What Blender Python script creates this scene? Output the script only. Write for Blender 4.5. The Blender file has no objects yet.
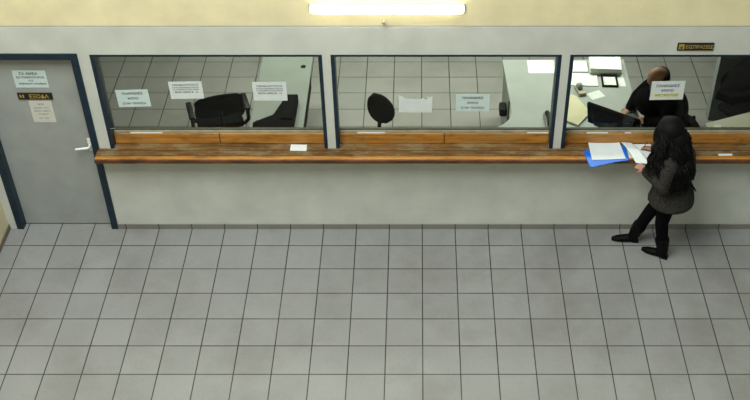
import bpy, bmesh, math, random
from mathutils import Vector, Matrix
random.seed(7)
PI = math.pi
S = bpy.context.scene
COL = S.collection

# ------------------------------------------------------------------ camera
cd = bpy.data.cameras.new('camera'); cam = bpy.data.objects.new('camera', cd); COL.objects.link(cam)
cam.location = (0.1459, -8.0933, 7.2357)
cam.rotation_euler = (PI/2 - 0.7032, 0, 0)
cd.sensor_fit = 'HORIZONTAL'; cd.sensor_width = 36.0
cd.lens = 36.0*1080.04/750
cd.shift_x = -43.58/750
cd.clip_end = 100
S.camera = cam

# ------------------------------------------------------------------ world, lights, exposure
S.view_settings.view_transform = 'Standard'; S.view_settings.look = 'None'
S.view_settings.exposure = 1.02; S.view_settings.gamma = 1.0; S.view_settings.use_curve_mapping = False
W = bpy.data.worlds.new('world'); S.world = W; W.use_nodes = True
bg = W.node_tree.nodes['Background']; bg.inputs[0].default_value = (0.84, 0.94, 1.0, 1); bg.inputs[1].default_value = 0.34

def area(name, loc, rot, sx, sy, power, color):
    l = bpy.data.lights.new(name, 'AREA'); l.shape = 'RECTANGLE'; l.size = sx; l.size_y = sy
    l.energy = power; l.color = color
    o = bpy.data.objects.new(name, l); o.location = loc; o.rotation_euler = rot; COL.objects.link(o)
    return o
area('skylight', (-1.9, -4.4, 9.3), (0, 0, 0), 4.5, 5.0, 600, (0.91, 0.97, 1.0))
area('office_ceiling_light', (-1.0, 2.3, 2.55), (0, 0, 0), 2.6, 0.5, 58, (0.97, 1.0, 0.95))
area('office_ceiling_light', (1.9, 2.3, 2.55), (0, 0, 0), 2.0, 0.5, 46, (0.97, 1.0, 0.95))

# ------------------------------------------------------------------ materials
def srgb(r, g, b):
    f = lambda c: (c/255/12.92 if c/255 <= 0.04045 else ((c/255+0.055)/1.055)**2.4)
    return (f(r), f(g), f(b), 1)

def nodes_of(name):
    m = bpy.data.materials.new(name); m.use_nodes = True
    nt = m.node_tree; return m, nt, nt.nodes['Principled BSDF']

def mat(name, rgb, rough=0.6, var=0.12, scale=6.0, detail=5.0, bump=0.0, bscale=80.0, spec=0.4, metal=0.0, stretch=None):
    """paint / fabric / plastic with noise-driven tone and optional bump"""
    m, nt, p = nodes_of(name); N = nt.nodes; L = nt.links
    tc = N.new('ShaderNodeTexCoord'); mp = N.new('ShaderNodeMapping'); L.new(tc.outputs['Object'], mp.inputs[0])
    if stretch: mp.inputs['Scale'].default_value = stretch
    nz = N.new('ShaderNodeTexNoise'); nz.inputs['Scale'].default_value = scale; nz.inputs['Detail'].default_value = detail
    L.new(mp.outputs[0], nz.inputs['Vector'])
    c = srgb(*rgb); lo = tuple(max(0, v*(1-var*1.6)) for v in c[:3])+(1,); hi = tuple(min(1, v*(1+var)) for v in c[:3])+(1,)
    r = N.new('ShaderNodeValToRGB'); r.color_ramp.elements[0].color = lo; r.color_ramp.elements[1].color = hi
    r.color_ramp.elements[0].position = 0.3; r.color_ramp.elements[1].position = 0.7
    L.new(nz.outputs['Fac'], r.inputs[0]); L.new(r.outputs[0], p.inputs['Base Color'])
    p.inputs['Roughness'].default_value = rough; p.inputs['Metallic'].default_value = metal
    p.inputs['Specular IOR Level'].default_value = spec
    if bump:
        n2 = N.new('ShaderNodeTexNoise'); n2.inputs['Scale'].default_value = bscale; n2.inputs['Detail'].default_value = 4
        L.new(tc.outputs['Object'], n2.inputs['Vector'])
        b = N.new('ShaderNodeBump'); b.inputs['Strength'].default_value = bump; b.inputs['Distance'].default_value = 0.01
        L.new(n2.outputs['Fac'], b.inputs['Height']); L.new(b.outputs[0], p.inputs['Normal'])
    return m

def mathn(nt, op, a, b=None):
    n = nt.nodes.new('ShaderNodeMath'); n.operation = op
    for i, v in enumerate((a, b)):
        if v is None: continue
        if isinstance(v, (int, float)): n.inputs[i].default_value = v
        else: nt.links.new(v, n.inputs[i])
    return n.outputs[0]

def mixc(nt, fac, a, b, mode='MIX'):
    n = nt.nodes.new('ShaderNodeMix'); n.data_type = 'RGBA'; n.blend_type = mode
    for sock, v in ((n.inputs[0], fac), (n.inputs[6], a), (n.inputs[7], b)):
        if isinstance(v, (int, float, tuple)): sock.default_value = v
        else: nt.links.new(v, sock)
    return n.outputs[2]

TILE, GX, GY = 0.33, -0.1472, -1.9041
def tile_mat(name, axes=('X', 'Y'), base=(125, 125, 121)):
    m, nt, p = nodes_of(name); N = nt.nodes; L = nt.links
    g = N.new('ShaderNodeNewGeometry'); sp = N.new('ShaderNodeSeparateXYZ'); L.new(g.outputs['Position'], sp.inputs[0])
    u = mathn(nt, 'DIVIDE', mathn(nt, 'SUBTRACT', sp.outputs['X'], GX), TILE)
    v = mathn(nt, 'DIVIDE', mathn(nt, 'SUBTRACT', sp.outputs['Y'], GY), TILE)
    def edge(t):
        f = mathn(nt, 'FRACT', t); return mathn(nt, 'ABSOLUTE', mathn(nt, 'SUBTRACT', f, 0.5))
    if 'Y' in axes: e = mathn(nt, 'MAXIMUM', edge(u), edge(v))
    else: e = edge(u)
    # grout width and wear wander a little along each joint
    wn = N.new('ShaderNodeTexNoise'); wn.inputs['Scale'].default_value = 2.3; wn.inputs['Detail'].default_value = 3; L.new(g.outputs['Position'], wn.inputs['Vector'])
    lim = mathn(nt, 'ADD', 0.4805, mathn(nt, 'MULTIPLY', wn.outputs['Fac'], 0.010))
    grout = mathn(nt, 'GREATER_THAN', e, lim)
    cx = N.new('ShaderNodeCombineXYZ'); L.new(mathn(nt, 'FLOOR', u), cx.inputs[0]); L.new(mathn(nt, 'FLOOR', v), cx.inputs[1])
    wh = N.new('ShaderNodeTexWhiteNoise'); L.new(cx.outputs[0], wh.inputs['Vector'])
    fine = N.new('ShaderNodeTexNoise'); fine.inputs['Scale'].default_value = 55; fine.inputs['Detail'].default_value = 6; fine.inputs['Roughness'].default_value = 0.7
    L.new(g.outputs['Position'], fine.inputs['Vector'])
    big = N.new('ShaderNodeTexNoise'); big.inputs['Scale'].default_value = 1.6; big.inputs['Detail'].default_value = 4; L.new(g.outputs['Position'], big.inputs['Vector'])
    val = mathn(nt, 'ADD', 0.66, mathn(nt, 'MULTIPLY', wh.outputs['Value'], 0.10))
    val = mathn(nt, 'ADD', val, mathn(nt, 'MULTIPLY', fine.outputs['Fac'], 0.36))
    val = mathn(nt, 'ADD', val, mathn(nt, 'MULTIPLY', big.outputs['Fac'], 0.30))
    cc = N.new('ShaderNodeCombineXYZ')
    for i in range(3): L.new(val, cc.inputs[i])
    tone = mixc(nt, 1.0, srgb(*base), cc.outputs[0], 'MULTIPLY')
    # greasy scuffs spread over some tiles
    st = N.new('ShaderNodeTexNoise'); st.inputs['Scale'].default_value = 0.9; st.inputs['Detail'].default_value = 7; st.inputs['Roughness'].default_value = 0.65
    L.new(g.outputs['Position'], st.inputs['Vector'])
    rr = N.new('ShaderNodeValToRGB'); rr.color_ramp.elements[0].position = 0.47; rr.color_ramp.elements[1].position = 0.68
    L.new(st.outputs['Fac'], rr.inputs[0])
    tone = mixc(nt, mathn(nt, 'MULTIPLY', rr.outputs[0], 0.5), tone, srgb(98, 97, 88))
    col = mixc(nt, grout, tone, srgb(50, 51, 46))
    L.new(col, p.inputs['Base Color'])
    p.inputs['Roughness'].default_value = 0.42; p.inputs['Specular IOR Level'].default_value = 0.35
    b = N.new('ShaderNodeBump'); b.inputs['Strength'].default_value = 0.35; b.inputs['Distance'].default_value = 0.003
    L.new(mathn(nt, 'SUBTRACT', mathn(nt, 'MULTIPLY', fine.outputs['Fac'], 0.25), grout), b.inputs['Height']); L.new(b.outputs[0], p.inputs['Normal'])
    return m

def wood_mat(name, dark, light, worn, planks=None, wear=0.5):
    m, nt, p = nodes_of(name); N = nt.nodes; L = nt.links
    g = N.new('ShaderNodeNewGeometry')
    mp = N.new('ShaderNodeMapping'); mp.inputs['Scale'].default_value = (1.2, 22, 22); L.new(g.outputs['Position'], mp.inputs[0])
    nz = N.new('ShaderNodeTexNoise'); nz.inputs['Scale'].default_value = 2.2; nz.inputs['Detail'].default_value = 7; nz.inputs['Roughness'].default_value = 0.65; nz.inputs['Distortion'].default_value = 0.6
    L.new(mp.outputs[0], nz.inputs['Vector'])
    r = N.new('ShaderNodeValToRGB'); r.color_ramp.elements[0].color = srgb(*dark); r.color_ramp.elements[1].color = srgb(*light)
    r.color_ramp.elements[0].position = 0.32; r.color_ramp.elements[1].position = 0.68; L.new(nz.outputs['Fac'], r.inputs[0])
    w = N.new('ShaderNodeTexNoise'); w.inputs['Scale'].default_value = 2.6; w.inputs['Detail'].default_value = 9; w.inputs['Roughness'].default_value = 0.7
    mp2 = N.new('ShaderNodeMapping'); mp2.inputs['Scale'].default_value = (1.6, 3.4, 3.4); L.new(g.outputs['Position'], mp2.inputs[0]); L.new(mp2.outputs[0], w.inputs['Vector'])
    wr = N.new('ShaderNodeValToRGB'); wr.color_ramp.elements[0].position = 0.48; wr.color_ramp.elements[1].position = 0.60; L.new(w.outputs['Fac'], wr.inputs[0])
    col = mixc(nt, mathn(nt, 'MULTIPLY', wr.outputs[0], wear), r.outputs[0], srgb(*worn))
    k = N.new('ShaderNodeTexNoise'); k.inputs['Scale'].default_value = 3.1; k.inputs['Detail'].default_value = 8; k.inputs['Roughness'].default_value = 0.7
    mp3 = N.new('ShaderNodeMapping'); mp3.inputs['Location'].default_value = (7.3, 2.1, 4.4); mp3.inputs['Scale'].default_value = (1.0, 2.2, 2.2); L.new(g.outputs['Position'], mp3.inputs[0]); L.new(mp3.outputs[0], k.inputs['Vector'])
    kr = N.new('ShaderNodeValToRGB'); kr.color_ramp.elements[0].position = 0.50; kr.color_ramp.elements[1].position = 0.64; L.new(k.outputs['Fac'], kr.inputs[0])
    col = mixc(nt, mathn(nt, 'MULTIPLY', kr.outputs[0], 0.55), col, srgb(*[c*0.62 for c in dark]))
    if planks:
        sp = N.new('ShaderNodeSeparateXYZ'); L.new(g.outputs['Position'], sp.inputs[0])
        for y in planks:
            d = mathn(nt, 'ABSOLUTE', mathn(nt, 'SUBTRACT', sp.outputs['Y'], y))
            col = mixc(nt, mathn(nt, 'LESS_THAN', d, 0.004), col, srgb(40, 24, 10))
    L.new(col, p.inputs['Base Color']); p.inputs['Roughness'].default_value = 0.45; p.inputs['Specular IOR Level'].default_value = 0.4
    b = N.new('ShaderNodeBump'); b.inputs['Strength'].default_value = 0.25; b.inputs['Distance'].default_value = 0.004
    L.new(nz.outputs['Fac'], b.inputs['Height']); L.new(b.outputs[0], p.inputs['Normal'])
    return m

def glass_mat():
    m = bpy.data.materials.new('pane_glass'); m.use_nodes = True; nt = m.node_tree; N = nt.nodes; L = nt.links
    N.remove(N['Principled BSDF'])
    tr = N.new('ShaderNodeBsdfTransparent'); tr.inputs[0].default_value = (0.93, 0.95, 0.89, 1)
    gl = N.new('ShaderNodeBsdfGlossy'); gl.inputs['Roughness'].default_value = 0.03
    nz = N.new('ShaderNodeTexNoise'); nz.inputs['Scale'].default_value = 3
    tc = N.new('ShaderNodeTexCoord'); L.new(tc.outputs['Object'], nz.inputs['Vector'])
    b = N.new('ShaderNodeBump'); b.inputs['Strength'].default_value = 0.02; L.new(nz.outputs['Fac'], b.inputs['Height']); L.new(b.outputs[0], gl.inputs['Normal'])
    fr = N.new('ShaderNodeFresnel'); fr.inputs['IOR'].default_value = 1.22
    mx = N.new('ShaderNodeMixShader'); L.new(fr.outputs[0], mx.inputs[0]); L.new(tr.outputs[0], mx.inputs[1]); L.new(gl.outputs[0], mx.inputs[2])
    L.new(mx.outputs[0], N['Material Output'].inputs[0])
    return m

def emit_mat(name, rgb, strength):
    m, nt, p = nodes_of(name)
    p.inputs['Base Color'].default_value = (0.9, 0.9, 0.88, 1)
    p.inputs['Emission Color'].default_value = srgb(*rgb); p.inputs['Emission Strength'].default_value = strength
    return m

M = dict(
    wall=mat('grey_plaster', (184, 185, 175), 0.75, 0.07, 3.0, 8, 0.25, 60),
    yellow=mat('yellow_plaster', (212, 200, 160), 0.75, 0.06, 4.0, 8, 0.3, 60),
    floor=tile_mat('grey_floor_tiles'),
    skirt=tile_mat('grey_skirting_tiles', ('X',), (116, 114, 106)),
    navy=mat('navy_painted_metal', (13, 34, 48), 0.4, 0.2, 12, 4, 0.05, 90),
    door=mat('grey_door_laminate', (143, 145, 140), 0.5, 0.06, 5, 8, 0.05, 120),
    counter=wood_mat('worn_counter_wood', (66, 46, 22), (122, 88, 44), (122, 108, 78), (-0.03, -0.117), 0.75),
    board=wood_mat('orange_ledge_wood', (130, 82, 28), (184, 128, 54), (142, 112, 66), None, 0.5),
    edge=wood_mat('dark_edge_wood', (52, 28, 10), (96, 56, 22), (120, 72, 30), None, 0.5),
    rail=mat('pale_metal_rail', (150, 146, 126), 0.5, 0.15, 9, 4, stretch=(1, 1, 1)),
    gasket=mat('olive_gasket', (70, 70, 54), 0.7, 0.15, 9),
    glass=glass_mat(),
    paper=mat('white_paper', (198, 203, 199), 0.8, 0.03, 14),
    paperblue=mat('pale_bluish_paper', (184, 198, 193), 0.8, 0.03, 14),
    cream=mat('cream_paper', (190, 186, 154), 0.8, 0.05, 10),
    ink=mat('black_ink', (20, 20, 24), 0.8, 0.1),
    inkblue=mat('blue_ink', (58, 58, 96), 0.8, 0.1),
    hilite=mat('yellow_marker', (214, 214, 120), 0.8, 0.1),
    plate=mat('black_sign_plate', (24, 22, 13), 0.5, 0.15),
    gold=mat('gold_sign_letters', (160, 134, 66), 0.5, 0.1),
    white=mat('white_plastic', (214, 214, 206), 0.4, 0.04),
    desk=mat('light_grey_desktop', (138, 144, 139), 0.5, 0.06, 4, 8),
    deskside=mat('dark_desk_side', (9, 9, 8), 0.7, 0.12, spec=0.08),
    black=mat('black_fabric', (8, 8, 9), 0.9, 0.2, 40, 3, 0.3, 300, 0.08),
    plastic=mat('black_plastic', (10, 10, 11), 0.5, 0.15, 20, spec=0.18),
    brownfab=mat('dark_brown_fabric', (24, 20, 18), 0.9, 0.2, 40, 3, 0.3, 300, 0.08),
    metal=mat('dull_metal', (150, 150, 148), 0.35, 0.05, metal=0.9),
    grey=mat('mid_grey_plastic', (120, 124, 120), 0.5, 0.08),
    blue=mat('blue_plastic_folder', (12, 94, 190), 0.4, 0.08, 8),
    skin=mat('skin', (150, 106, 88), 0.6, 0.06, 12, 4, 0.05, 120),
    scalp=mat('bald_skin', (136, 98, 78), 0.55, 0.06, 12),
    hair=mat('black_hair', (8, 6, 6), 0.6, 0.3, 60, 3, 0.3, 200, 0.12),
    wool=mat('charcoal_wool', (50, 48, 45), 0.95, 0.3, 55, 4, 0.5, 260, 0.05),
    trouser=mat('black_trousers', (8, 7, 9), 0.9, 0.2, 40, spec=0.06),
    leather=mat('black_leather', (8, 7, 7), 0.6, 0.2, 25, spec=0.08),
    jacket=mat('black_jacket', (9, 9, 10), 0.95, 0.2, 30, 3, 0.2, 200, 0.05),
    lamp=emit_mat('lit_diffuser', (255, 250, 232), 5.0),
    screen=mat('dark_screen', (30, 34, 40), 0.2, 0.1),
    office=mat('office_wall_paint', (150, 154, 146), 0.8, 0.05, 3),
    deskgreen=mat('grey_green_desktop', (106, 113, 106), 0.5, 0.05, 4, 8),
    deskbeige=mat('pale_beige_desktop', (178, 176, 158), 0.5, 0.05, 4, 8),
    faded=mat('faded_cream_paper', (186, 184, 172), 0.8, 0.04, 10),
    partition=mat('dark_grey_partition', (112, 117, 114), 0.8, 0.08, 5),
)

# ------------------------------------------------------------------ builders
class MB:
    def __init__(s): s.bm = bmesh.new()
    def box(s, x0, x1, y0, y1, z0, z1, bevel=0.0, mtx=None, seg=2):
        b = bmesh.new(); bmesh.ops.create_cube(b, size=1.0)
        for v in b.verts: v.co = Vector(((x0+x1)/2+v.co.x*(x1-x0), (y0+y1)/2+v.co.y*(y1-y0), (z0+z1)/2+v.co.z*(z1-z0)))
        if bevel: bmesh.ops.bevel(b, geom=b.edges[:], offset=bevel, segments=seg, affect='EDGES', profile=0.5)
        return s._add(b, mtx)
    def _add(s, b, mtx=None):
        if mtx is not None: bmesh.ops.transform(b, matrix=mtx, verts=b.verts[:])
        me = bpy.data.meshes.new('t'); b.to_mesh(me); b.free(); s.bm.from_mesh(me); bpy.data.meshes.remove(me); return s
    def ell(s, c, r, rot=None, u=20, v=14):
        b = bmesh.new(); bmesh.ops.create_uvsphere(b, u_segments=u, v_segments=v, radius=1.0)
        m = Matrix.Translation(Vector(c)) @ (rot.to_4x4() if rot is not None else Matrix()) @ Matrix.Diagonal((r[0], r[1], r[2], 1))
        return s._add(b, m)
    def cyl(s, p0, p1, r0, r1=None, n=20):
        r1 = r0 if r1 is None else r1
        return s.tube([p0, p1], [r0, r1], n, flat=True)
    def tube(s, pts, rad, n=12, flat=False):
        pts = [Vector(p) for p in pts]; b = s.bm; rings = []
        if isinstance(rad, (int, float)): rad = [rad]*len(pts)
        if not flat:      # rounded ends
            d0 = (pts[0]-pts[1]).normalized(); d1 = (pts[-1]-pts[-2]).normalized()
            P = []; R = []
            for k in (0.0, 0.4, 0.8):
                P.append(pts[0]+d0*rad[0]*math.cos(k*PI/2)); R.append(max(rad[0]*math.sin(k*PI/2), rad[0]*0.08))
            P += pts; R += list(rad)
            for k in (0.8, 0.4, 0.0):
                P.append(pts[-1]+d1*rad[-1]*math.cos(k*PI/2)); R.append(max(rad[-1]*math.sin(k*PI/2), rad[-1]*0.08))
            pts, rad = P, R
        up = None
        for i, p in enumerate(pts):
            t = (pts[min(i+1, len(pts)-1)]-pts[max(i-1, 0)])
            t = t.normalized() if t.length > 1e-9 else Vector((0, 0, 1))
            if up is None:
                up = Vector((0, 0, 1)) if abs(t.z) < 0.9 else Vector((1, 0, 0))
            a = t.cross(up).normalized(); c = a.cross(t).normalized(); up = c
            rings.append([b.verts.new(p+(a*math.cos(2*PI*k/n)+c*math.sin(2*PI*k/n))*rad[i]) for k in range(n)])
        for r0, r1 in zip(rings, rings[1:]):
            for k in range(n): b.faces.new((r0[k], r0[(k+1) % n], r1[(k+1) % n], r1[k]))
        b.faces.new(rings[0][::-1]); b.faces.new(rings[-1])
        return s
    def loft(s, rings, n=28):
        """rings: (centre, axis_a, axis_b) with axes as vectors carrying their radii"""
        b = s.bm; R = []
        for c, a, d in rings:
            c, a, d = Vector(c), Vector(a), Vector(d)
            R.append([b.verts.new(c+a*math.cos(2*PI*k/n)+d*math.sin(2*PI*k/n)) for k in range(n)])
        for r0, r1 in zip(R, R[1:]):
            for k in range(n): b.faces.new((r0[k], r0[(k+1) % n], r1[(k+1) % n], r1[k]))
        b.faces.new(R[0][::-1]); b.faces.new(R[-1]); return s
    def prism(s, poly, z0, z1, mtx=None, bevel=0.0):
        b = bmesh.new()
        lo = [b.verts.new((x, y, z0)) for x, y in poly]; hi = [b.verts.new((x, y, z1)) for x, y in poly]
        n = len(poly)
        for k in range(n): b.faces.new((lo[k], lo[(k+1) % n], hi[(k+1) % n], hi[k]))
        b.faces.new(lo[::-1]); b.faces.new(hi)
        bmesh.ops.recalc_face_normals(b, faces=b.faces[:])
        if bevel: bmesh.ops.bevel(b, geom=b.edges[:], offset=bevel, segments=2, affect='EDGES', profile=0.5)
        return s._add(b, mtx)
    def sheet(s, f, nu=12, nv=12, th=0.0008):
        """thin curved sheet from f(u,v) -> point"""
        b = s.bm; top = [[Vector(f(i/nu, j/nv)) for j in range(nv+1)] for i in range(nu+1)]
        A = [[b.verts.new(p) for p in row] for row in top]; B = [[b.verts.new(p-Vector((0, 0, th))) for p in row] for row in top]
        for i in range(nu):
            for j in range(nv):
                b.faces.new((A[i][j], A[i+1][j], A[i+1][j+1], A[i][j+1])); b.faces.new((B[i][j], B[i][j+1], B[i+1][j+1], B[i+1][j]))
        for i in range(nu):
            b.faces.new((A[i][0], B[i][0], B[i+1][0], A[i+1][0])); b.faces.new((A[i+1][nv], B[i+1][nv], B[i][nv], A[i][nv]))
        for j in range(nv):
            b.faces.new((A[0][j+1], B[0][j+1], B[0][j], A[0][j])); b.faces.new((A[nu][j], B[nu][j], B[nu][j+1], A[nu][j+1]))
        return s
    def build(s, name, m, parent=None, smooth=False, origin=None):
        bmesh.ops.recalc_face_normals(s.bm, faces=s.bm.faces[:])
        me = bpy.data.meshes.new(name); s.bm.to_mesh(me); s.bm.free()
        return link(name, me, m, parent, smooth, origin)
    def blob(s, name, m, parent=None, voxel=0.01, it=6, fac=0.5):
        """merge every overlapping volume into one continuous skin"""
        me = bpy.data.meshes.new('t'); bmesh.ops.recalc_face_normals(s.bm, faces=s.bm.faces[:]); s.bm.to_mesh(me); s.bm.free()
        o = bpy.data.objects.new('t', me); COL.objects.link(o)
        r = o.modifiers.new('r', 'REMESH'); r.mode = 'VOXEL'; r.voxel_size = voxel
        k = o.modifiers.new('s', 'SMOOTH'); k.iterations = it; k.factor = fac
        dg = bpy.context.evaluated_depsgraph_get(); dg.update()
        out = bpy.data.meshes.new_from_object(o.evaluated_get(dg))
        bpy.data.objects.remove(o); bpy.data.meshes.remove(me)
        return link(name, out, m, parent, True)

def link(name, me, m, parent=None, smooth=False, origin=None):
    me.materials.clear(); me.materials.append(m)
    if smooth:
        for p in me.polygons: p.use_smooth = True
    o = bpy.data.objects.new(name, me); COL.objects.link(o)
    if parent is not None:
        o.parent = parent
        me.transform(Matrix.Translation(-Vector(parent.location))) if parent.get('_w') else None
    return o

def tag(o, label, cat, group=None):
    o['label'] = label; o['category'] = cat
    if group: o['group'] = group
    return o

def struct(o): o['kind'] = 'structure'; return o

def thing(name, label, cat, loc=(0, 0, 0), rotz=0.0, group=None):
    """parts of a thing are modelled in its local frame"""
    o = bpy.data.objects.new(name, None); o.empty_display_size = 0.1; COL.objects.link(o)
    o.location = loc; o.rotation_euler = (0, 0, rotz)
    return tag(o, label, cat, group)

FONT = None
def lettering(text, size, x, y, z, m, parent, align='CENTER', name='lettering', flat=False, rot=0.0, squeeze=1.0):
    c = bpy.data.curves.new('t', 'FONT'); c.body = text; c.size = size; c.align_x = align; c.extrude = 0.0003; c.resolution_u = 3; c.offset = size*0.018
    o = bpy.data.objects.new('t', c); COL.objects.link(o)
    dg = bpy.context.evaluated_depsgraph_get(); dg.update()
    me = bpy.data.meshes.new_from_object(o.evaluated_get(dg)); bpy.data.objects.remove(o)
    mm = Matrix.Translation((x, y, z)) @ Matrix.Rotation(rot, 4, 'Y') @ (Matrix() if flat else Matrix.Rotation(PI/2, 4, 'X')) @ Matrix.Diagonal((squeeze, 1, 1, 1))
    me.transform(mm)
    return link(name, me, m, parent)

# ------------------------------------------------------------------ the setting
WX0, WX1 = -3.96, 4.6
WIN = [(-2.76, -0.708), (-0.632, 1.411), (1.485, 3.525)]
ZC, ZT = 1.013, 2.054        # counter top, window head
DX0, DX1, DZ = -3.88, -2.866, 2.067
struct(MB().box(WX0-0.15, 7.0, -10.5, 5.2, -0.06, 0.0).build('floor', M['floor']))
w = MB()
w.box(DX1, WX1, 0, 0.14, 0, 0.972)                                   # below the counter
for x0, x1 in ((DX1, WIN[0][0]), (WIN[0][1], WIN[1][0]), (WIN[1][1], WIN[2][0]), (WIN[2][1], WX1)):
    w.box(x0, x1, 0, 0.14, 0.972, ZT)
w.box(WX0, DX0, 0, 0.14, 0, ZT); w.box(WX0, DX1, 0, 0.14, DZ, ZT+0.02) if False else None
w.box(WX0, DX0, 0, 0.14, ZT, 2.336); w.box(DX0, DX1, 0, 0.14, DZ, 2.336); w.box(DX1, WX1, 0, 0.14, ZT, 2.336)
struct(w.build('wall_front', M['wall']))
struct(MB().box(WX0, 7.0, 0.004, 0.14, 2.345, 9.4).build('wall_front_upper', M['yellow']))
struct(MB().box(WX0, 7.0, 0.010, 0.14, 2.336, 2.345).build('shade_strip_1', mat('painted_groove_shade', (120, 116, 96), 0.8)))  # recessed strip, groove shadow put into its darker colour
struct(MB().box(WX0-0.15, WX0, -10.5, 0.14, 0, 9.4).build('wall_left', M['yellow']))
struct(MB().box(7.0, 7.15, -10.5, 5.2, 0, 9.4).build('wall_right', M['office']))
struct(MB().box(WX0-0.15, 7.15, -10.65, -10.5, 0, 9.4).build('wall_back', M['office']))
struct(MB().box(WX1, 7.0, 0, 0.14, 0, 2.336).build('wall_front_right', M['wall']))
struct(MB().box(WX0-0.15, WX0, 0.14, 5.2, 0, 2.75).build('wall_office_left', M['office']))
struct(MB().box(WX0-0.15, 7.0, 5.2, 5.35, 0, 2.75).build('wall_office_back', M['office']))
struct(MB().box(WX0-0.15, 7.15, 0.14, 5.35, 2.75, 2.85).build('ceiling', M['office']))
struct(MB().box(DX1, WX1, -0.010, 0, 0, 0.062, 0.002).build('baseboard_front', M['skirt']))
struct(MB().box(WX0, WX0+0.012, -10.4, -0.004, 0, 0.062, 0.002).build('baseboard_left', mat('brown_grey_skirting', (108, 100, 80), 0.6)))
# partition standing in the office, seen at the right of the third window
struct(MB().box(3.425, 4.6, 1.84, 1.96, 0, 2.75).build('wall_partition', M['partition']))

def frame(x0, x1, z0, z1, face, top, depth, proud, parent, name, legs_to=None):
    b = MB()
    b.box(x0, x0+face, -proud, depth, z0, z1, 0.002); b.box(x1-face, x1, -proud, depth, z0, z1, 0.002)
    b.box(x0+face, x1-face, -proud, depth, z1-top, z1, 0.002)
    return b.build(name, M['navy'], parent)

d = struct(bpy.data.objects.new('door_1', None)); COL.objects.link(d)
frame(DX0, DX1, 0, DZ, 0.066, 0.062, 0.13, 0.012, d, 'door_frame')
leaf = MB().box(DX0+0.067, DX1-0.067, 0.075, 0.115, 0.006, DZ-0.063, 0.002).build('door_leaf', M['door'], d)
h = MB()
h.tube([(-2.975, 0.078, 1.0), (-2.975, 0.03, 1.0), (-2.99, 0.02, 1.0), (-3.10, 0.02, 0.985)], [0.010, 0.010, 0.012, 0.010], 10)
h.box(-2.993, -2.957, 0.068, 0.076, 0.93, 1.08, 0.003)
h.build('door_handle', M['white'], d, True)

YB = 0.074                    # front of the timber ledge inside each opening
for i, (x0, x1) in enumerate(WIN):
    wn = struct(bpy.data.objects.new('window_%d' % (i+1), None)); COL.objects.link(wn)
    frame(x0, x1, ZC+0.001, ZT-0.001, 0.034, 0.02, 0.138, 0.003, wn, 'window_frame')
    a, b = x0+0.0345, x1-0.0345; mid = (a+b)/2
    for p, q in ((a, mid-0.004), (mid+0.004, b)):
        MB().box(p, q, YB, 0.13, ZC+0.004, 1.128, 0.004).build('ledge_board', M['board'], wn)
    MB().box(mid-0.0035, mid+0.0035, YB+0.006, 0.125, ZC+0.004, 1.126).build('joint_light_stop', M['edge'], wn)  # added dark filler, keeps office light from showing through the board joint
    MB().box(a, b, 0.09, 0.125, 1.129, 1.158, 0.002).build('bottom_rail', M['rail'], wn)
    MB().box(a, b, 0.094, 0.118, 1.1585, 1.175, 0.002).build('gasket', M['gasket'], wn)
    MB().box(a, b, 0.102, 0.107, 1.1755, ZT-0.022).build('glass_pane', M['glass'], wn)

# ------------------------------------------------------------------ counter
ct = thing('counter', 'long worn brown wooden service counter running under the three windows', 'counter', (0.4, -0.05, ZC))
def loc(o, p): o.data.transform(Matrix.Translation(-Vector(p.location))); o.parent = p; return o
c = MB(); c.box(-2.878, 4.55, -0.165, -0.0005, 0.974, ZC)
for x0, x1 in WIN: c.box(x0+0.036, x1-0.036, -0.0005, 0.125, 0.976, ZC)
loc(c.build('worktop', M['counter']), ct)
fp = MB(); fp.box(-2.878, 4.55, -0.166, -0.118, 0.99, ZC+0.0015, 0.003)
loc(fp.build('front_plank', M['board'], None), ct)['label'] = 'orange front plank'
e = MB(); e.box(-2.878, 4.55, -0.183, -0.1652, 0.972, ZC-0.001, 0.004)
loc(e.build('front_edge', M['edge'], None), ct)['label'] = 'darker wooden front edge strip'

# ------------------------------------------------------------------ wall lamp and small wall fittings
lp = thing('wall_lamp', 'long glowing white fluorescent lamp on the yellow upper wall', 'lamp', (-0.123, 0.004, 2.524))
MB().box(-0.66, 0.66, -0.02, -0.0005, -0.036, 0.036, 0.006).build('lamp_housing', M['white'], lp)
MB().box(-0.655, 0.655, -0.056, -0.0205, -0.032, 0.032, 0.026, seg=5).build('diffuser', M['lamp'], lp, True)
for s in (-1, 1): MB().box(s*0.662-0.006, s*0.662+0.006, -0.022, -0.001, -0.033, 0.033, 0.004).build('end_cap', M['grey'], lp)
b = MB(); b.tube([(-0.155, 0.003, 2.40), (-0.155, -0.03, 2.40)], [0.016, 0.012], 12); b.ell((-0.155, -0.034, 2.40), (0.018, 0.014, 0.018))
tag(b.build('push_button', M['rail'], None, True), 'small pale round button on the wall under the lamp', 'button')

def sign(name, label, x0, x1, z0, z1, y, text, tsize, emblem):
    t = thing(name, label, 'sign', ((x0+x1)/2, y, z0)); w2 = (x1-x0)/2; hh = z1-z0
    MB().box(-w2, w2, -0.010, -0.0005, 0, hh, 0.002).build('plate', M['plate'], t)
    e = MB()
    if emblem == 'round':
        e.box(-w2+0.012, -w2+0.062, -0.0115, -0.0102, 0.014, hh-0.010, 0.0005)
    else:
        e.box(-w2+0.018, -w2+0.058, -0.0115, -0.0102, 0.018, hh-0.018, 0.0005)
    e.build('emblem', M['gold'], t)
    lettering('e' if emblem == 'round' else '5', 0.05, -w2+(0.037 if emblem == 'round' else 0.038), -0.0122, hh*0.26, M['plate'], t, name='emblem_letter')
    lettering(text, tsize, 0.035, -0.0108, hh/2-tsize*0.35, M['gold'], t, squeeze=0.92)
    return t
sign('door_sign', 'black and gold name plate on the grey door', -3.525, -3.208, 1.529, 1.600, 0.074, 'ΕΞΟΔΑ', 0.058, 'square')
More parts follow.
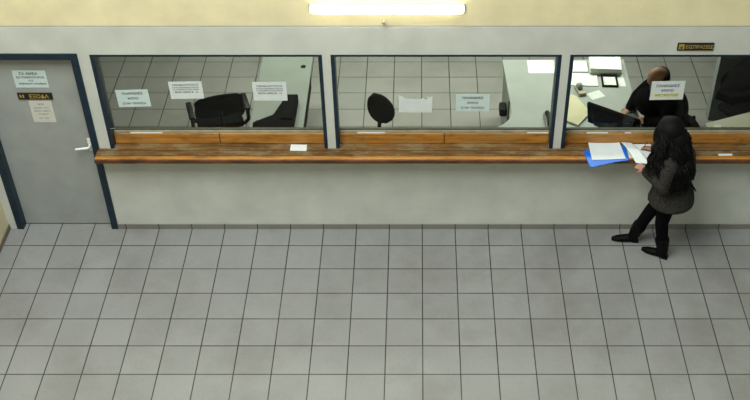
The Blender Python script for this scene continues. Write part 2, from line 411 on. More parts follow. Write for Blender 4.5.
sign('wall_sign', 'black and gold name plate on the wall above the third window', 2.413, 2.731, 2.103, 2.180, -0.001, 'ΕΙΣΠΡΑΞΕΙΣ', 0.046, 'round')

# ------------------------------------------------------------------ notices
def notice(label, cx, cz, w, h, tilt, y, lines, m='paper', ink='ink', group='notices taped to the glass', torn=False, cat='notice', shear=0.0):
    t = thing('paper_notice', label, cat, (cx, y, cz), 0, group); t.rotation_euler = (0, tilt, 0)
    p = MB(); mm = Matrix.Rotation(PI/2, 4, 'X')
    if torn:
        top = [(w/2, h/2-0.004), (w/2-0.012, h/2-0.02), (w/2-0.05, h/2-0.012), (w/2-0.035, h/2-0.035), (w/2-0.065, h/2-0.05), (w/2-0.085, h/2-0.03),
               (0.04, h/2-0.045), (-0.03, h/2-0.042), (-0.09, h/2-0.035), (-w/2+0.03, h/2-0.006), (-w/2, h/2)]
        poly = [(-w/2, -h/2), (w/2-0.004, -h/2)] + [(w/2, h/2-0.06)] + top
    else: poly = [(-w/2-shear, -h/2), (w/2-shear, -h/2), (w/2+shear, h/2), (-w/2+shear, h/2)]
    p.prism(poly, 0.0, 0.0012, mm); p.build('sheet', M[m], t)
    for text, size, dz, dx in lines:
        lettering(text, size, dx, -0.0018, dz, M[ink], t)
    return t
YG = 0.1005
GR = 'A4 notices taped to the glass'
L3 = [('ΠΛΗΡΩΜΕΣ', 0.034, 0.042, 0), ('ΜΟΝΟ', 0.032, -0.012, 0), ('ΣΤΗΝ ΤΡΑΠΕΖΑ', 0.028, -0.066, 0)]
notice('pale three-line notice at far left of the first window', -2.482, 1.518, 0.30, 0.19, -0.03, YG, L3, 'paperblue', group=GR)
L4 = [('ΠΑΡΑΚΑΛΟΥΝΤΑΙ ΟΙ', 0.024, 0.050, 0), ('ΣΥΝΑΛΛΑΣΣΟΜΕΝΟΙ ΠΟΛΙΤΕΣ', 0.0165, 0.024, 0), ('ΝΑ ΠΡΟΣΕΡΧΟΝΤΑΙ ΜΕ ΑΡΙΘΜΟ', 0.0155, 0.002, 0), ('ΘΕΣΗ ΩΡΕΣ 8 - 13', 0.026, -0.030, 0)]
notice('white notice with dense lines beside the armchair top in the first window', -1.982, 1.608, 0.305, 0.19, -0.02, YG, L4, 'paper', group=GR)
notice('white notice with dense lines at right of the first window, above the black machine', -1.217, 1.595, 0.31, 0.205, 0.0, YG, L4, 'paper', group=GR)
notice('blank torn white sheet on the glass of the second window', 0.118, 1.454, 0.31, 0.19, 0.0, YG, [], 'paper', group=GR, torn=True)
notice('pale three-line notice at right in the second window', 0.646, 1.468, 0.31, 0.19, 0.0, YG, L3, 'paperblue', group=GR)
n6 = notice('cream notice with yellow marked words on the third window before the clerk', 2.425, 1.605, 0.305, 0.205, -0.02, YG,
       [('ΠΛΗΡΩΜΕΣ', 0.038, 0.038, 0), ('ΜΟΝΟ', 0.036, -0.012, 0), ('ΜΕΤΡΗΤΟΙΣ', 0.036, -0.064, 0)], 'paper', 'inkblue', GR)
MB().box(-0.12, 0.12, -0.0016, -0.00125, -0.068, -0.032).build('marker_stripe', M['hilite'], n6)
notice('white notice at the top of the grey door', -3.368, 1.748, 0.30, 0.185, 0.0, 0.074,
       [('ΤΑ ΑΜΕΑ', 0.038, 0.045, -0.01), ('ΕΞΥΠΗΡΕΤΟΥΝΤΑΙ', 0.028, 0.008, 0), ('ΣΤΟ', 0.022, -0.025, 0.0), ('ΑΠΕΝΑΝΤΙ ΓΡΑΦΕΙΟ', 0.026, -0.06, 0.01)], 'paperblue', group='notices on the door')
notice('faded cream sheet on the grey door under the black plate', -3.339, 1.388, 0.21, 0.245, 0.0, 0.074,
       [('ΩΡΕΣ', 0.022, 0.075, 0), ('ΔΕΥΤΕΡΑ - ΤΡΙΤΗ', 0.016, 0.035, 0), ('ΤΕΤΑΡΤΗ - ΠΕΜΠΤΗ', 0.016, 0.0, 0), ('ΠΑΡΑΣΚΕΥΗ', 0.016, -0.035, 0), ('8.00 - 13.00', 0.018, -0.08, 0)],
       'faded', 'grey', group='notices on the door')

# slips of paper along the slot under the glass
for x, wd, lab in ((-2.42, 0.30, 'pale slip of paper at left end of the first window ledge'), (-0.30, 0.26, 'pale slip of paper at left on the second window ledge'),
                   (1.27, 0.20, 'pale slip of paper at right end of the second window ledge'), (1.83, 0.2, 'white slip of paper on the third window ledge by the blue folder'),
                   (2.12, 0.06, 'small white slip on the third window ledge before the clerk')):
    tag(MB().box(x-wd/2, x+wd/2, 0.0765, 0.0888, 1.1285, 1.1300+0.010, 0.001).build('paper_slip', M['faded']), lab, 'paper', 'slips on the window ledges')

# things on the counter
def flat_sheet(name, pts, z, th, m, label, cat, group=None, curl=0.0):
    P = [Vector((x, y, z)) for x, y in pts]
    def f(u, v):
        p = P[0].lerp(P[1], u).lerp(P[3].lerp(P[2], u), v)
        p.z += th+curl*(u-0.5)**2*4*(0.4+0.6*v); return p
    return tag(MB().sheet(f, 10, 10, th).build(name, M[m]), label, cat, group)
flat_sheet('paper_slip', [(-1.065, -0.034), (-0.910, -0.040), (-0.912, 0.056), (-1.064, 0.060)], ZC+0.0005, 0.001, 'paper', 'small white slip lying on the counter under the first window', 'paper')
flat_sheet('paper_label', [(2.955, -0.115), (3.085, -0.112), (3.085, -0.082), (2.955, -0.086)], ZC+0.0005, 0.001, 'paper', 'little white label stuck on the counter right of the woman', 'label')
fo = MB(); fo.prism([(1.695, -0.06), (1.715, -0.045), (1.80, 0.02), (2.10, 0.03), (2.105, -0.19), (1.98, -0.215), (1.75, -0.295), (1.728, -0.285)], ZC+0.001, ZC+0.010, None, 0.002)
tag(fo.build('folder', M['blue']), 'bright blue folder under white papers, sticking out over the counter edge', 'folder')
flat_sheet('paper_sheet', [(1.759, -0.193), (2.075, -0.172), (2.05, 0.068), (1.754, 0.068)], ZC+0.0105, 0.002, 'paper', 'white sheet lying on the blue folder', 'paper', 'sheets on the counter', 0.006)
flat_sheet('paper_sheet', [(2.112, -0.150), (2.335, -0.150), (2.345, 0.062), (2.105, 0.066)], ZC+0.0005, 0.001, 'paper', 'white sheet under the writing hand of the woman', 'paper', 'sheets on the counter', 0.003)
def held(u, v):
    a = Vector((2.062, 0.066, 1.040)).lerp(Vector((2.165, 0.066, 1.032)), u); b2 = Vector((2.150, -0.275, 1.055)).lerp(Vector((2.268, -0.315, 1.075)), u)
    p = a.lerp(b2, v); p.z += 0.02*math.sin(PI*v); return p
tag(MB().sheet(held, 8, 12, 0.001).build('paper_sheet', M['paper'], None, True), 'white sheet lifted off the counter in the left hand of the woman', 'paper', 'sheets on the counter')

# ------------------------------------------------------------------ office furniture
def office_chair(label, loc_, rz, fab, arms=True, seat_h=0.47, back=(0.46, 0.46), oval=False, group='office chairs', drop=0.06, depth=0.25, shear=0.0):
    """faces local +Y; backrest at -Y"""
    t = thing('office_chair', label, 'chair', loc_, rz, group)
    MB().box(-0.24, 0.24, -0.22, depth, seat_h-0.045, seat_h+0.035, 0.035, seg=4).build('seat', M[fab], t, True)
    bw, bh = back; b = MB()
    z0 = seat_h+drop; rings = []
    for k in range(13):
        s = k/12; z = z0+bh*s
        prof = math.sqrt(max(0.02, 1-(2*s-1)**2)) if oval else min(1, 0.72+0.5*math.sin(PI*min(1, s*0.9+0.1)))*(0.55 if k in (0, 12) else 1)
        yb = -0.25-0.05*s+0.03*math.cos((s-0.4)*PI)
        rings.append(((shear*(s-0.5), yb, z), (bw/2*prof, 0, 0), (0, 0.035*(0.4 if k in (0, 12) else 1), 0)))
    b.loft(rings, 24); b.build('backrest', M[fab], t, True)
    s = MB(); s.box(-0.03, 0.03, -0.30, -0.05, seat_h-0.075, seat_h-0.05, 0.004); s.tube([(0, -0.29, seat_h-0.06), (0, -0.315, seat_h+0.1), (0, -0.31, seat_h+0.25)], 0.02, 10)
    s.build('back_support', M['plastic'], t)
    if arms:
        for sx in (-1, 1):
            a = MB(); a.tube([(sx*0.25, 0.02, seat_h-0.03), (sx*0.29, 0.02, seat_h+0.05), (sx*0.29, 0.04, seat_h+0.17), (sx*0.29, -0.20, seat_h+0.18), (sx*0.29, -0.21, seat_h+0.05), (sx*0.25, -0.16, seat_h-0.03)], 0.02, 10)
            a.box(sx*0.29-0.03, sx*0.29+0.03, -0.23, 0.07, seat_h+0.17, seat_h+0.20, 0.012)
            a.build('armrest', M['plastic'], t, True)
    MB().cyl((0, 0, 0.10), (0, 0, seat_h-0.046), 0.028, 0.024).build('gas_column', M['metal'], t)
    s = MB()
    for k in range(5):
        a = 2*PI*k/5+0.3; s.tube([(0, 0, 0.10), (0.27*math.cos(a), 0.27*math.sin(a), 0.075)], [0.03, 0.018], 8)
    st = s.build('star_base', M['plastic'], t)
    for k in range(5):
        a = 2*PI*k/5+0.3; x, y = 0.27*math.cos(a), 0.27*math.sin(a)
        MB().cyl((x-0.02*math.sin(a), y+0.02*math.cos(a), 0.03), (x+0.02*math.sin(a), y-0.02*math.cos(a), 0.03), 0.029, n=14).build('caster', M['plastic'], st)
    return t

office_chair('black armchair facing away behind the first window', (-1.985, 1.27, 0), 0.30, 'black', True, 0.47, (0.50, 0.30), drop=0.17, depth=0.17)
office_chair('brown-black chair with an oval back behind the second window', (-0.13, 0.60, 0), PI+0.42, 'brownfab', False, 0.50, (0.27, 0.34), True, drop=0.20, shear=0.10)

def desk(label, poly, loc_, panels, legs, z=0.74, top='desk'):
    t = thing('desk', label, 'desk', loc_, 0, 'office desks')
    MB().prism(poly, z-0.028, z, None, 0.003).build('desktop', M[top], t)
    for x0, x1, y0, y1 in panels:
        q = MB().box(x0, x1, y0, y1, 0.54 if top == 'deskgreen' else 0.0, z-0.0285, 0.002).build('side_panel', M['deskside' if top == 'deskgreen' else 'deskgreen'], t)
        if top == 'deskgreen': q['label'] = 'dark side panel'
    for x, y in legs: MB().box(x-0.025, x+0.025, y-0.025, y+0.025, 0, z-0.0285, 0.003).build('leg', M['grey'], t)
    return t
dA = desk('narrow grey desk with dark side panel behind the first window', [(-0.28, -0.75), (0.27, -0.75), (0.27, 1.1), (-0.28, 1.1)], (-1.29, 1.05, 0),
     [(0.240, 0.266, -0.72, 0.66)], [(-0.24, -0.70), (-0.24, 1.05), (-0.05, 1.05)], top='deskgreen')
MB().cyl((0.18, 0.76, 0.7402), (0.18, 0.76, 0.746), 0.028).build('cable_grommet', M['plastic'], dA)
fil = [(1.10, 1.15)] + [(0.80+0.30*math.cos(a), 0.98-0.30*math.sin(a)) for a in [k*PI/16 for k in range(0, 9)]]
fil = [(x, y) for x, y in fil]
poly = [(2.40, 0.16), (2.40, 1.955), (1.065, 1.955)] + fil + [(0.15, 0.68), (0.15, 0.16)]
ox, oy = 1.6, 1.0
dB = desk('wide L-shaped grey desk covered in papers behind the second and third windows', [(x-ox, y-oy) for x, y in poly], (ox, oy, 0),
     [(1.085-ox, 1.105-ox, 1.20-oy, 1.93-oy)], [(2.36-ox, 0.22-oy), (2.36-ox, 1.90-oy), (0.2-ox, 0.22-oy), (0.2-ox, 0.62-oy)])
desk('pale desk corner at far right behind the third window', [(-0.40, -0.45), (0.75, -0.45), (0.75, 0.634), (-0.40, 0.174)], (3.46, 0.60, 0),
     [], [(-0.35, -0.4), (0.7, -0.4), (0.7, 0.50), (-0.35, 0.1)], top='deskbeige')
def monitor(label, p, ang, wd, ht, zt, z0=0.7405):
    """screen faces local +Y"""
    t = thing('computer_monitor', label, 'monitor', (p[0], p[1], z0), ang); top = zt-z0
    MB().box(-wd/2, wd/2, -0.035, 0.0, top-ht, top, 0.008, seg=3).build('casing', M['black'], t, True)
    MB().box(-wd/2+0.018, wd/2-0.018, 0.0002, 0.002, top-ht+0.02, top-0.018).build('screen', M['screen'], t)
    b = MB(); b.prism([(-wd*0.32, -0.085), (wd*0.32, -0.085), (wd*0.42, -0.036), (-wd*0.42, -0.036)], top-ht+0.05, top-0.05, None, 0.006); b.build('rear_cover', M['black'], t)
    tilt = Matrix.Translation((0, 0, top)) @ Matrix.Rotation(0.28, 4, 'X') @ Matrix.Translation((0, 0, -top))
    for ch in t.children: ch.data.transform(tilt)
    MB().box(-0.04, 0.04, -0.10, -0.07, 0.012, top-ht*0.45, 0.005).build('neck', M['plastic'], t)
    MB().prism([(0.13*math.cos(a), -0.06+0.10*math.sin(a)) for a in [k*PI/10 for k in range(20)]], 0, 0.012, None, 0.002).build('stand', M['plastic'], t)
    return t
monitor('black monitor seen from behind at the clerk\'s desk in the third window', (2.05, 0.485), math.atan2(-0.31, 0.47), 0.56, 0.29, 1.11)
pr = thing('office_machine', 'black angular machine on the narrow grey desk in the first window', 'machine', (-1.29, 0.80, 0.7405))
pl = [(-1.210, 1.148), (-1.103, 1.148), (-1.112, 0.45), (-1.505, 0.45), (-1.514, 0.66), (-1.325, 0.79), (-1.262, 1.00)]
MB().prism([(x+1.29, y-0.80) for x, y in pl], 0, 0.10, None, 0.008).build('body', M['black'], pr)
MB().box(0.055, 0.165, -0.10, 0.30, 0.1005, 0.116, 0.003).build('lid', M['black'], pr)
MB().box(-0.19, 0.02, -0.31, -0.12, 0.1005, 0.108, 0.002).build('key_panel', M['black'], pr)

# papers and gear on the L-shaped desk
MB().box(1.005-ox, 1.084-ox, 1.25-oy, 1.40-oy, 0.47, 0.57, 0.02).build('black_block', M['plastic'], dB)  # small black block on the side panel
ZD = 0.7405
def stack(label, x0, x1, y0, y1, h, rz, n=1, m='paper', cat='papers', name='paper_stack', z=ZD, group='papers on the wide desk'):
    t = MB(); k = max(1, int(h/0.012)); rnd = random.Random(hash((x0, y0)) & 255)
    cx, cy = (x0+x1)/2, (y0+y1)/2
    for i in range(k):
        a = rz+rnd.uniform(-0.03, 0.03)*(k > 1); dx, dy = rnd.uniform(-.006, .006), rnd.uniform(-.006, .006)
        t.box(-(x1-x0)/2, (x1-x0)/2, -(y1-y0)/2, (y1-y0)/2, i*h/k, (i+1)*h/k-0.0006, 0, Matrix.Translation((dx, dy, 0)) @ Matrix.Rotation(a, 4, 'Z'))
    o = t.build(name, M[m]); o.location = (cx, cy, z); return tag(o, label, cat, group)
stack('thick stack of white paper at the back of the wide desk', 2.00, 2.33, 1.64, 1.89, 0.085, -0.06)
stack('white sheets on the far left corner of the clerk\'s desk beside the thick stack', 1.77, 1.975, 1.70, 1.91, 0.012, 0.0)
stack('broad white papers in front of the thick stack at the third window frame', 1.75, 2.06, 1.44, 1.67, 0.010, -0.04)
tr = thing('document_frame', 'white form in a dark frame on the wide desk', 'frame', (2.185, 1.525, ZD), -0.05)
fr = MB(); fr.box(-0.085, -0.068, -0.105, 0.105, 0, 0.022); fr.box(0.068, 0.085, -0.105, 0.105, 0, 0.022); fr.box(-0.068, 0.068, 0.085, 0.105, 0, 0.022); fr.box(-0.068, 0.068, -0.105, -0.095, 0, 0.022)
fr.build('rim', M['deskside'], tr); MB().box(-0.067, 0.067, -0.094, 0.084, 0, 0.006).build('form', M['paper'], tr)
stack('narrow white sheet at the right edge of the wide desk beside the framed form', 2.272, 2.345, 1.435, 1.655, 0.002, 0.03)
stack('loose white slip alone in the middle of the clerk\'s desk', 1.93, 2.09, 1.205, 1.33, 0.002, 0.45)
stack('large blank white sheet on the wide desk at right in the second window', 1.332, 1.62, 1.68, 1.935, 0.003, 0.0)
o = MB(); o.prism([(1.705, 1.278), (1.80, 1.225), (1.888, 0.99), (1.885, 0.90), (1.758, 0.715), (1.64, 0.80)], ZD, ZD+0.02, None, 0.002)
tag(o.build('envelope', M['cream']), 'cream envelope on the desk at left of the third window', 'envelope')
td = thing('tape_dispenser', 'small grey desk gadget behind the cream envelope', 'tape dispenser', (1.845, 1.335, ZD), 0.3)
MB().prism([(-0.04, -0.085), (0.04, -0.085), (0.045, 0.03), (0.02, 0.085), (-0.03, 0.085)], 0, 0.035, None, 0.004).build('body', M['rail'], td)
b = MB(); b.cyl((-0.02, 0.02, 0.055), (0.02, 0.02, 0.055), 0.038, n=20); b.build('roll', M['grey'], td, True)
ph = thing('telephone', 'dark desk telephone at the right end of the second window', 'telephone', (1.50, 0.80, ZD), 0.05)
MB().box(-0.075, 0.075, -0.15, 0.12, 0, 0.04, 0.01).build('base', M['grey'], ph)
b = MB(); b.tube([(-0.04, -0.11, 0.055), (-0.04, -0.06, 0.075), (-0.04, 0.03, 0.075), (-0.04, 0.08, 0.055)], [0.026, 0.018, 0.018, 0.026], 10); b.build('handset', M['plastic'], ph, True)
MB().box(0.0, 0.06, -0.09, 0.02, 0.0405, 0.046, 0.002).build('keypad', M['deskside'], ph)
flat_sheet('paper_sheet', [(2.243, 0.788), (2.44, 0.820), (2.300, 0.985), (2.175, 0.935)], ZD+0.0003, 0.0015, 'paper', 'white sheet between the hands of the seated clerk', 'paper', 'papers on the wide desk', 0.004)
flat_sheet('paper_scrap', [(3.13, 0.70), (3.20, 0.70), (3.21, 0.745), (3.14, 0.75)], ZD+0.0003, 0.0015, 'paper', 'white scrap on the pale desk corner under the dark coat', 'paper')

# ------------------------------------------------------------------ coat over a chair, far right
cc = office_chair('dark chair under a black coat at far right behind the third window', (3.70, 1.46, 0), PI+0.5, 'black', False, 0.42, (0.40, 0.28))
co = MB()
cp = [(3.80, 1.83), (3.62, 1.72), (3.50, 1.62), (3.32, 1.30), (3.225, 1.15), (3.33, 1.07), (3.36, 1.02), (3.60, 1.10), (4.05, 1.27), (4.10, 1.80)]
co.prism(cp, 0.77, 0.88)
co.ell((3.62, 1.38, 0.88), (0.20, 0.22, 0.08)); co.ell((3.85, 1.50, 0.92), (0.26, 0.30, 0.16)); co.ell((3.45, 1.22, 0.87), (0.13, 0.09, 0.06))
tag(co.blob('coat', M['jacket'], None, 0.012, 8), 'black coat heaped over the chair at far right in the third window', 'coat')

# ------------------------------------------------------------------ people
def V(*a): return Vector(a)
def head_into(b, c, f, up, s=1.0, ears=True):
    """skull, jaw, nose, lips, eyes and ears; c = head centre"""
    f = f.normalized(); l = up.cross(f).normalized(); up = f.cross(l).normalized()
    R = Matrix((f, l, up)).transposed()
    at = lambda x, y, z: c+(f*x+l*y+up*z)*s
    b.ell(c+up*0.02*s, (0.097*s, 0.076*s, 0.105*s), R); b.ell(at(0.025, 0, -0.055), (0.066*s, 0.056*s, 0.068*s), R)
    b.ell(at(0.055, 0, -0.095), (0.032*s, 0.034*s, 0.026*s), R)
    b.tube([at(0.088, 0, 0.005), at(0.112, 0, -0.032), at(0.092, 0, -0.040)], [0.011*s, 0.015*s, 0.011*s], 8)
    b.ell(at(0.084, 0, -0.066), (0.013*s, 0.024*s, 0.007*s), R); b.ell(at(0.083, 0, -0.077), (0.013*s, 0.021*s, 0.007*s), R)
    for sy in (-1, 1):
        b.ell(at(0.078, sy*0.032, 0.002), (0.015*s, 0.016*s, 0.011*s), R); b.ell(at(0.082, sy*0.034, 0.020), (0.014*s, 0.026*s, 0.008*s), R)
        if ears: b.ell(at(-0.005, sy*0.080, -0.012), (0.022*s, 0.010*s, 0.034*s), R)

def hand_into(b, wrist, fwd, palm_n, s=1.0, thumb_side=1, curl=0.6):
    """palm, four bent fingers of unequal length, a thumb from the side of the palm; palm_n points out of the palm"""
    fwd = fwd.normalized(); side = palm_n.cross(fwd).normalized()*thumb_side; pn = palm_n.normalized()
    R = Matrix((fwd, side, pn)).transposed()
    b.ell(wrist+fwd*0.045*s, (0.052*s, 0.040*s, 0.016*s), R)
    for k, (off, ln) in enumerate(((0.029, 0.070), (0.010, 0.080), (-0.010, 0.074), (-0.028, 0.058))):
        p = wrist+fwd*0.080*s+side*off*s; P = [wrist+fwd*0.05*s+side*off*0.8*s, p]; d = fwd.copy()
        for j in range(3):
            d = (d+pn*curl*(0.35+0.2*j)).normalized(); p = p+d*ln*s*(0.42, 0.33, 0.25)[j]; P.append(p)
        b.tube(P, [0.009*s, 0.009*s, 0.0085*s, 0.008*s, 0.007*s], 8)
    q = wrist+fwd*0.02*s+side*0.028*s
    b.tube([q, q+(fwd*0.6+side*0.7+pn*0.2).normalized()*0.035*s, q+(fwd*0.85+side*0.55+pn*0.5).normalized()*0.066*s], [0.012*s, 0.010*s, 0.008*s], 8)

# --- woman at the counter -------------------------------------------------
f = V(-0.86, 0.51, 0).normalized(); l = V(-f.y, f.x, 0); l = V(0, 0, 1).cross(f)      # l = her left
pel = V(2.50, -0.40, 0.84); chest = V(2.455, -0.385, 1.17); neck = V(2.425, -0.365, 1.33); hd = V(2.385, -0.335, 1.455)
shL = chest+l*0.165+V(0, 0, 0.11); shR = chest-l*0.165+V(0, 0, 0.11)
elL = V(2.36, -0.62, 1.05); wrL = V(2.215, -0.40, 1.075)
elR = V(2.50, -0.12, 1.12); wrR = V(2.355, -0.065, 1.055)
hipL = pel+l*0.085; hipR = pel-l*0.085
knL = V(2.445, -0.44, 0.46); anL = V(2.515, -0.415, 0.085)
knR = V(2.36, -0.28, 0.46); anR = V(2.262, -0.186, 0.085)
hf = (f*0.80+V(0, 0, -0.55)).normalized(); hu = V(0, 0, 1)-hf*hf.z
B = MB()
head_into(B, hd, hf, hu)
B.tube([hd-V(0, 0, 0.05), neck, chest+V(0, 0, 0.08)], [0.05, 0.05, 0.07], 14)
B.loft([(pel+V(0, 0, -0.08), l*0.15, f*0.10), (pel, l*0.17, f*0.115), (pel+V(-.01, .005, 0.14), l*0.125, f*0.09), (chest-V(0, 0, 0.05), l*0.145, f*0.105), (chest+V(0, 0, 0.08), l*0.15, f*0.09), (chest+V(0, 0, 0.14), l*0.07, f*0.06)])
for sh, el, wr in ((shL, elL, wrL), (shR, elR, wrR)): B.tube([chest+V(0, 0, 0.08), sh, el, wr], [0.06, 0.05, 0.04, 0.026], 12)
for hp, kn, an in ((hipL, knL, anL), (hipR, knR, anR)): B.tube([hp, kn, an], [0.085, 0.055, 0.036], 12)
ftL = V(-0.89, 0.45, 0).normalized(); ftR = V(-1.0, 0.05, 0).normalized()
for an, ft in ((anL, ftL), (anR, ftR)): B.tube([an, an-V(0, 0, 0.045)+ft*0.03, an-V(0, 0, 0.06)+ft*0.13], [0.036, 0.034, 0.024], 10)
hand_into(B, wrL, V(-0.45, 0.62, -0.1), V(0.3, 0.3, -0.9), 0.92, -1, 0.8)
hand_into(B, wrR, V(-0.75, 0.45, -0.12), V(-0.1, -0.1, -1), 0.92, 1, 0.8)
wo = B.blob('person', M['skin'], None, 0.0055, 3)
tag(wo, 'woman with long dark hair in a charcoal coat writing at the counter', 'person')
# coat: belted body, flared skirt, sleeves, collar
J = MB()
J.loft([(pel+V(-0.005, -0.01, -0.115), l*0.225, f*0.215), (pel+V(0, -0.01, -0.06), l*0.222, f*0.205), (pel+V(0, 0, 0.03), l*0.21, f*0.185), (pel+V(-.005, 0, 0.12), l*0.165, f*0.14),
        (pel+V(0, .0, 0.21), l*0.20, f*0.175), (chest-V(-.02, 0, 0.02), l*0.215, f*0.185), (chest+V(.02, 0, 0.08), l*0.21, f*0.165), (chest+V(0, 0, 0.135), l*0.13, f*0.10), (neck+V(0, 0, 0.01), l*0.07, f*0.07)])
for sh, el, wr in ((shL, elL, wrL), (shR, elR, wrR)): J.tube([sh-V(0, 0, 0.04), sh+(el-sh)*0.4, el, wr+(el-wr)*0.12], [0.10, 0.088, 0.082, 0.058], 16)
jk = J.blob('coat', M['wool'], wo, 0.010, 5)
bl = MB()
zb = pel+V(-.005, 0, 0.125)
bl.loft([(zb-V(0, 0, 0.024), l*0.172, f*0.147), (zb, l*0.171, f*0.146), (zb+V(0, 0, 0.024), l*0.174, f*0.149)], 40)
bl.build('belt', M['leather'], wo, True)
tl = MB(); tl.tube([zb-f*0.15, zb-f*0.19-V(0, 0, 0.02), zb-f*0.215-V(0, 0, 0.05)], [0.010, 0.008, 0.006], 8); tl.build('belt_tail', M['leather'], wo, True)
T = MB()
for hp, kn, an in ((hipL, knL, anL), (hipR, knR, anR)): T.tube([hp+V(0, 0, 0.02), hp.lerp(kn, 0.5), kn, kn.lerp(an, 0.35), an+(kn-an)*0.12], [0.100, 0.082, 0.064, 0.060, 0.054], 16)
T.blob('trousers', M['trouser'], wo, 0.010, 4)
for an, ft in ((anL, ftL), (anR, ftR)):
    b = MB(); q = V(an.x, an.y, 0); side = V(-ft.y, ft.x, 0)
    b.loft([(q+V(0, 0, 0.004)-ft*0.055, side*0.02, V(0, 0, 0.003)+ft*0.002), (q+V(0, 0, 0.035)-ft*0.045, side*0.036, V(0, 0, 0.034)), (q+V(0, 0, 0.045)+ft*0.02, side*0.040, V(0, 0, 0.044)),
            (q+V(0, 0, 0.038)+ft*0.09, side*0.043, V(0, 0, 0.036)), (q+V(0, 0, 0.032)+ft*0.15, side*0.040, V(0, 0, 0.030)), (q+V(0, 0, 0.026)+ft*0.205, side*0.018, V(0, 0, 0.020))], 18)
    kk = knL if an is anL else knR
    b.tube([q+V(0, 0, 0.05), an+(kk-an)*0.15, an+(kk-an)*0.40], [0.050, 0.058, 0.070], 16)
    bt = b.blob('boot', M['leather'], wo, 0.007, 3)
    s2 = MB(); s2.box(-0.06, 0.0, -0.03, 0.03, 0.0, 0.022, 0.004, Matrix.Translation(q) @ Matrix.Rotation(math.atan2(ft.y, ft.x), 4, 'Z')); s2.build('heel', M['plastic'], bt)
# hair: crown cap, mass over shoulders, wavy locks
H = MB()
back = -f
H.ell(hd+V(0, 0, 0.035)+back*0.012, (0.125, 0.125, 0.120)); H.ell(hd+f*0.05+l*0.06-V(0, 0, 0.02), (0.07, 0.06, 0.13)); H.ell(hd+f*0.06-l*0.06-V(0, 0, 0.0), (0.06, 0.05, 0.12)); H.ell(hd+back*0.07-V(0, 0, 0.08), (0.12, 0.13, 0.15)); H.ell(hd+back*0.085-V(0, 0, 0.20), (0.115, 0.15, 0.14))
H.ell(hd+l*0.085-V(0, 0, 0.13)-f*0.01, (0.085, 0.07, 0.15)); H.ell(hd-l*0.085-V(0, 0, 0.11)-f*0.01, (0.07, 0.06, 0.13))
H.ell(hd+l*0.13-V(0, 0, 0.24)-f*0.04, (0.07, 0.06, 0.13)); H.ell(hd+l*0.14-V(0, 0, 0.36)-f*0.05, (0.05, 0.045, 0.11))
rnd = random.Random(3)
for k in range(260):
    a = rnd.uniform(-2.1, 1.9); dirv = back*math.cos(a)+l*math.sin(a)     # never across the face
    top = hd+V(0, 0, 0.10)+dirv*0.055; ln = rnd.uniform(0.34, 0.48)+(-0.10 if a > 1.3 else 0.09 if a > 0.3 else -0.06 if a < 0 else 0.0); ph0 = rnd.uniform(0, 6.28); wv = rnd.uniform(0.008, 0.018)
    P = []; R_ = []
    for j in range(18):
        s = j/17; out = 0.066+0.10*min(1, s*2.2)+(0.13 if a > 0.1 else 0.05)*s
        if abs(a) < 1.0: out += 0.02*s
        p = hd+dirv*out+V(0, 0, 0.085-ln*s*1.05)
        if s < 0.15: p = top.lerp(p, s/0.15)
        sd = V(-dirv.y, dirv.x, 0)
        p += sd*wv*math.sin(ph0+s*19)+dirv*wv*0.8*math.cos(ph0+s*19)
        P.append(p); R_.append(0.0085*(1-0.5*s))
    H.tube(P, R_, 5)
H.build('hair', M['hair'], wo, True)
pn = MB(); pt = wrR+V(-0.085, 0.045, -0.012); pn.tube([pt+V(-0.02, 0.0, -0.025), pt+V(0.025, 0.012, 0.05)], [0.003, 0.004], 8)
tag(pn.build('pen', M['plastic'], None, True), 'thin dark pen in the right hand of the woman', 'pen')

# --- seated clerk ---------------------------------------------------------
f = V(-0.93, -0.36, 0).normalized(); l = V(0, 0, 1).cross(f)
pel = V(2.72, 0.90, 0.56); chest = V(2.63, 0.875, 0.945); neck = V(2.575, 0.885, 1.10); hd = V(2.545, 0.91, 1.19)
shL = chest+l*0.185+V(0, 0, 0.10); shR = chest-l*0.185+V(0, 0, 0.10)
elL = V(2.60, 0.62, 0.82); wrL = V(2.455, 0.755, 0.79)
elR = V(2.41, 1.07, 0.84); wrR = V(2.315, 0.955, 0.79)
hipL = pel+l*0.10; hipR = pel-l*0.10; knL = hipL+f*0.36+V(0, 0, 0.0); knR = hipR+f*0.36
knL.z = knR.z = 0.55; anL = knL+V(0.02, 0, -0.45); anR = knR+V(0.02, 0, -0.45)
hf = (f*0.72+V(0, 0, -0.65)).normalized(); hu = V(0, 0, 1)-hf*hf.z
B = MB(); head_into(B, hd, hf, hu, 1.14)
B.tube([hd-V(0, 0, 0.04), neck, chest+V(0, 0, 0.08)], [0.06, 0.062, 0.08], 14)
B.loft([(pel-V(0, 0, 0.08), l*0.17, f*0.13), (pel, l*0.18, f*0.14), (pel+V(-.03, -.01, 0.18), l*0.165, f*0.13), (chest, l*0.18, f*0.12), (chest+V(-.02, 0, 0.10), l*0.17, f*0.10), (neck-V(0, 0, 0.02), l*0.07, f*0.07)])
for sh, el, wr in ((shL, elL, wrL), (shR, elR, wrR)): B.tube([chest+V(0, 0, 0.07), sh, el, wr], [0.07, 0.058, 0.046, 0.030], 12)
for hp, kn, an in ((hipL, knL, anL), (hipR, knR, anR)):
    B.tube([hp, kn, an], [0.095, 0.066, 0.042], 12); B.tube([an, an+V(0, 0, -0.04)+f*0.05, an+V(0, 0, -0.062)+f*0.16], [0.042, 0.038, 0.03], 10)
hand_into(B, wrR, V(-0.55, -0.40, -0.1), V(0, 0, -1), 1.0, 1, 0.35)
hand_into(B, wrL, V(-0.85, 0.25, -0.1), V(0, 0, -1), 1.0, -1, 0.35)
mn = B.blob('person', M['scalp'], None, 0.006, 3)
tag(mn, 'balding clerk in dark clothes seated at the desk behind the third window', 'person')
J = MB()
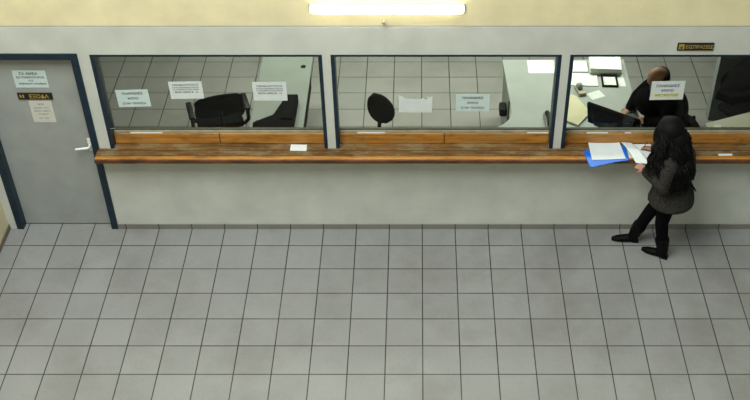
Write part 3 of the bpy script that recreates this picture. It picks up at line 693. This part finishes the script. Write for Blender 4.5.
J.loft([(pel-V(0, 0, 0.06), l*0.22, f*0.18), (pel+V(0.02, 0, 0.04), l*0.24, f*0.17), (pel+V(0, -.01, 0.18), l*0.26, f*0.17), (chest+V(.02, 0, 0), l*0.265, f*0.17), (chest+V(.0, 0, 0.10), l*0.235, f*0.16), (chest+V(-.03, 0, 0.15), l*0.12, f*0.09), (neck-V(0, 0, 0.01), l*0.075, f*0.075)])
for sh, el, wr in ((shL, elL, wrL), (shR, elR, wrR)): J.tube([sh-V(0, 0, 0.03), sh.lerp(el, 0.5), el, wr+(el-wr)*0.1], [0.115, 0.10, 0.09, 0.062], 16)
J.ell((2.50, 0.925, 0.90), (0.16, 0.19, 0.14)); J.ell((2.75, 0.87, 0.86), (0.13, 0.20, 0.20))
J.blob('jacket', M['jacket'], mn, 0.011, 5)
T = MB()
for hp, kn, an in ((hipL, knL, anL), (hipR, knR, anR)): T.tube([hp, kn, kn.lerp(an, 0.4), an+V(0, 0, 0.02)], [0.112, 0.082, 0.068, 0.058], 16)
T.blob('trousers', M['trouser'], mn, 0.012, 4)
for an in (anL, anR):
    q = V(an.x, an.y, 0); side = l; b = MB()
    b.loft([(q+V(0, 0, 0.03)-f*0.06, side*0.025, V(0, 0, 0.026)), (q+V(0, 0, 0.045)-f*0.03, side*0.042, V(0, 0, 0.043)), (q+V(0, 0, 0.045)+f*0.08, side*0.048, V(0, 0, 0.043)), (q+V(0, 0, 0.033)+f*0.16, side*0.044, V(0, 0, 0.031)), (q+V(0, 0, 0.026)+f*0.205, side*0.02, V(0, 0, 0.02))], 16)
    b.build('shoe', M['leather'], mn, True)
hr = MB(); hl = hu.normalized(); hl2 = hl.cross(hf).normalized()
for k in range(15):      # horseshoe of short hair round the back and sides
    a = -1.75+3.5*k/14; dv = (-hf)*math.cos(a)+hl2*math.sin(a)
    hr.ell(hd+dv*0.090+hl*(-0.002), (0.032, 0.032, 0.052), None, 12, 8)
hr.blob('hair', M['hair'], mn, 0.007, 3)
office_chair('black office chair under the seated clerk', (2.71, 0.89, 0), math.atan2(f.y, f.x)-PI/2, 'black', False, 0.40, (0.32, 0.20), drop=0.03)
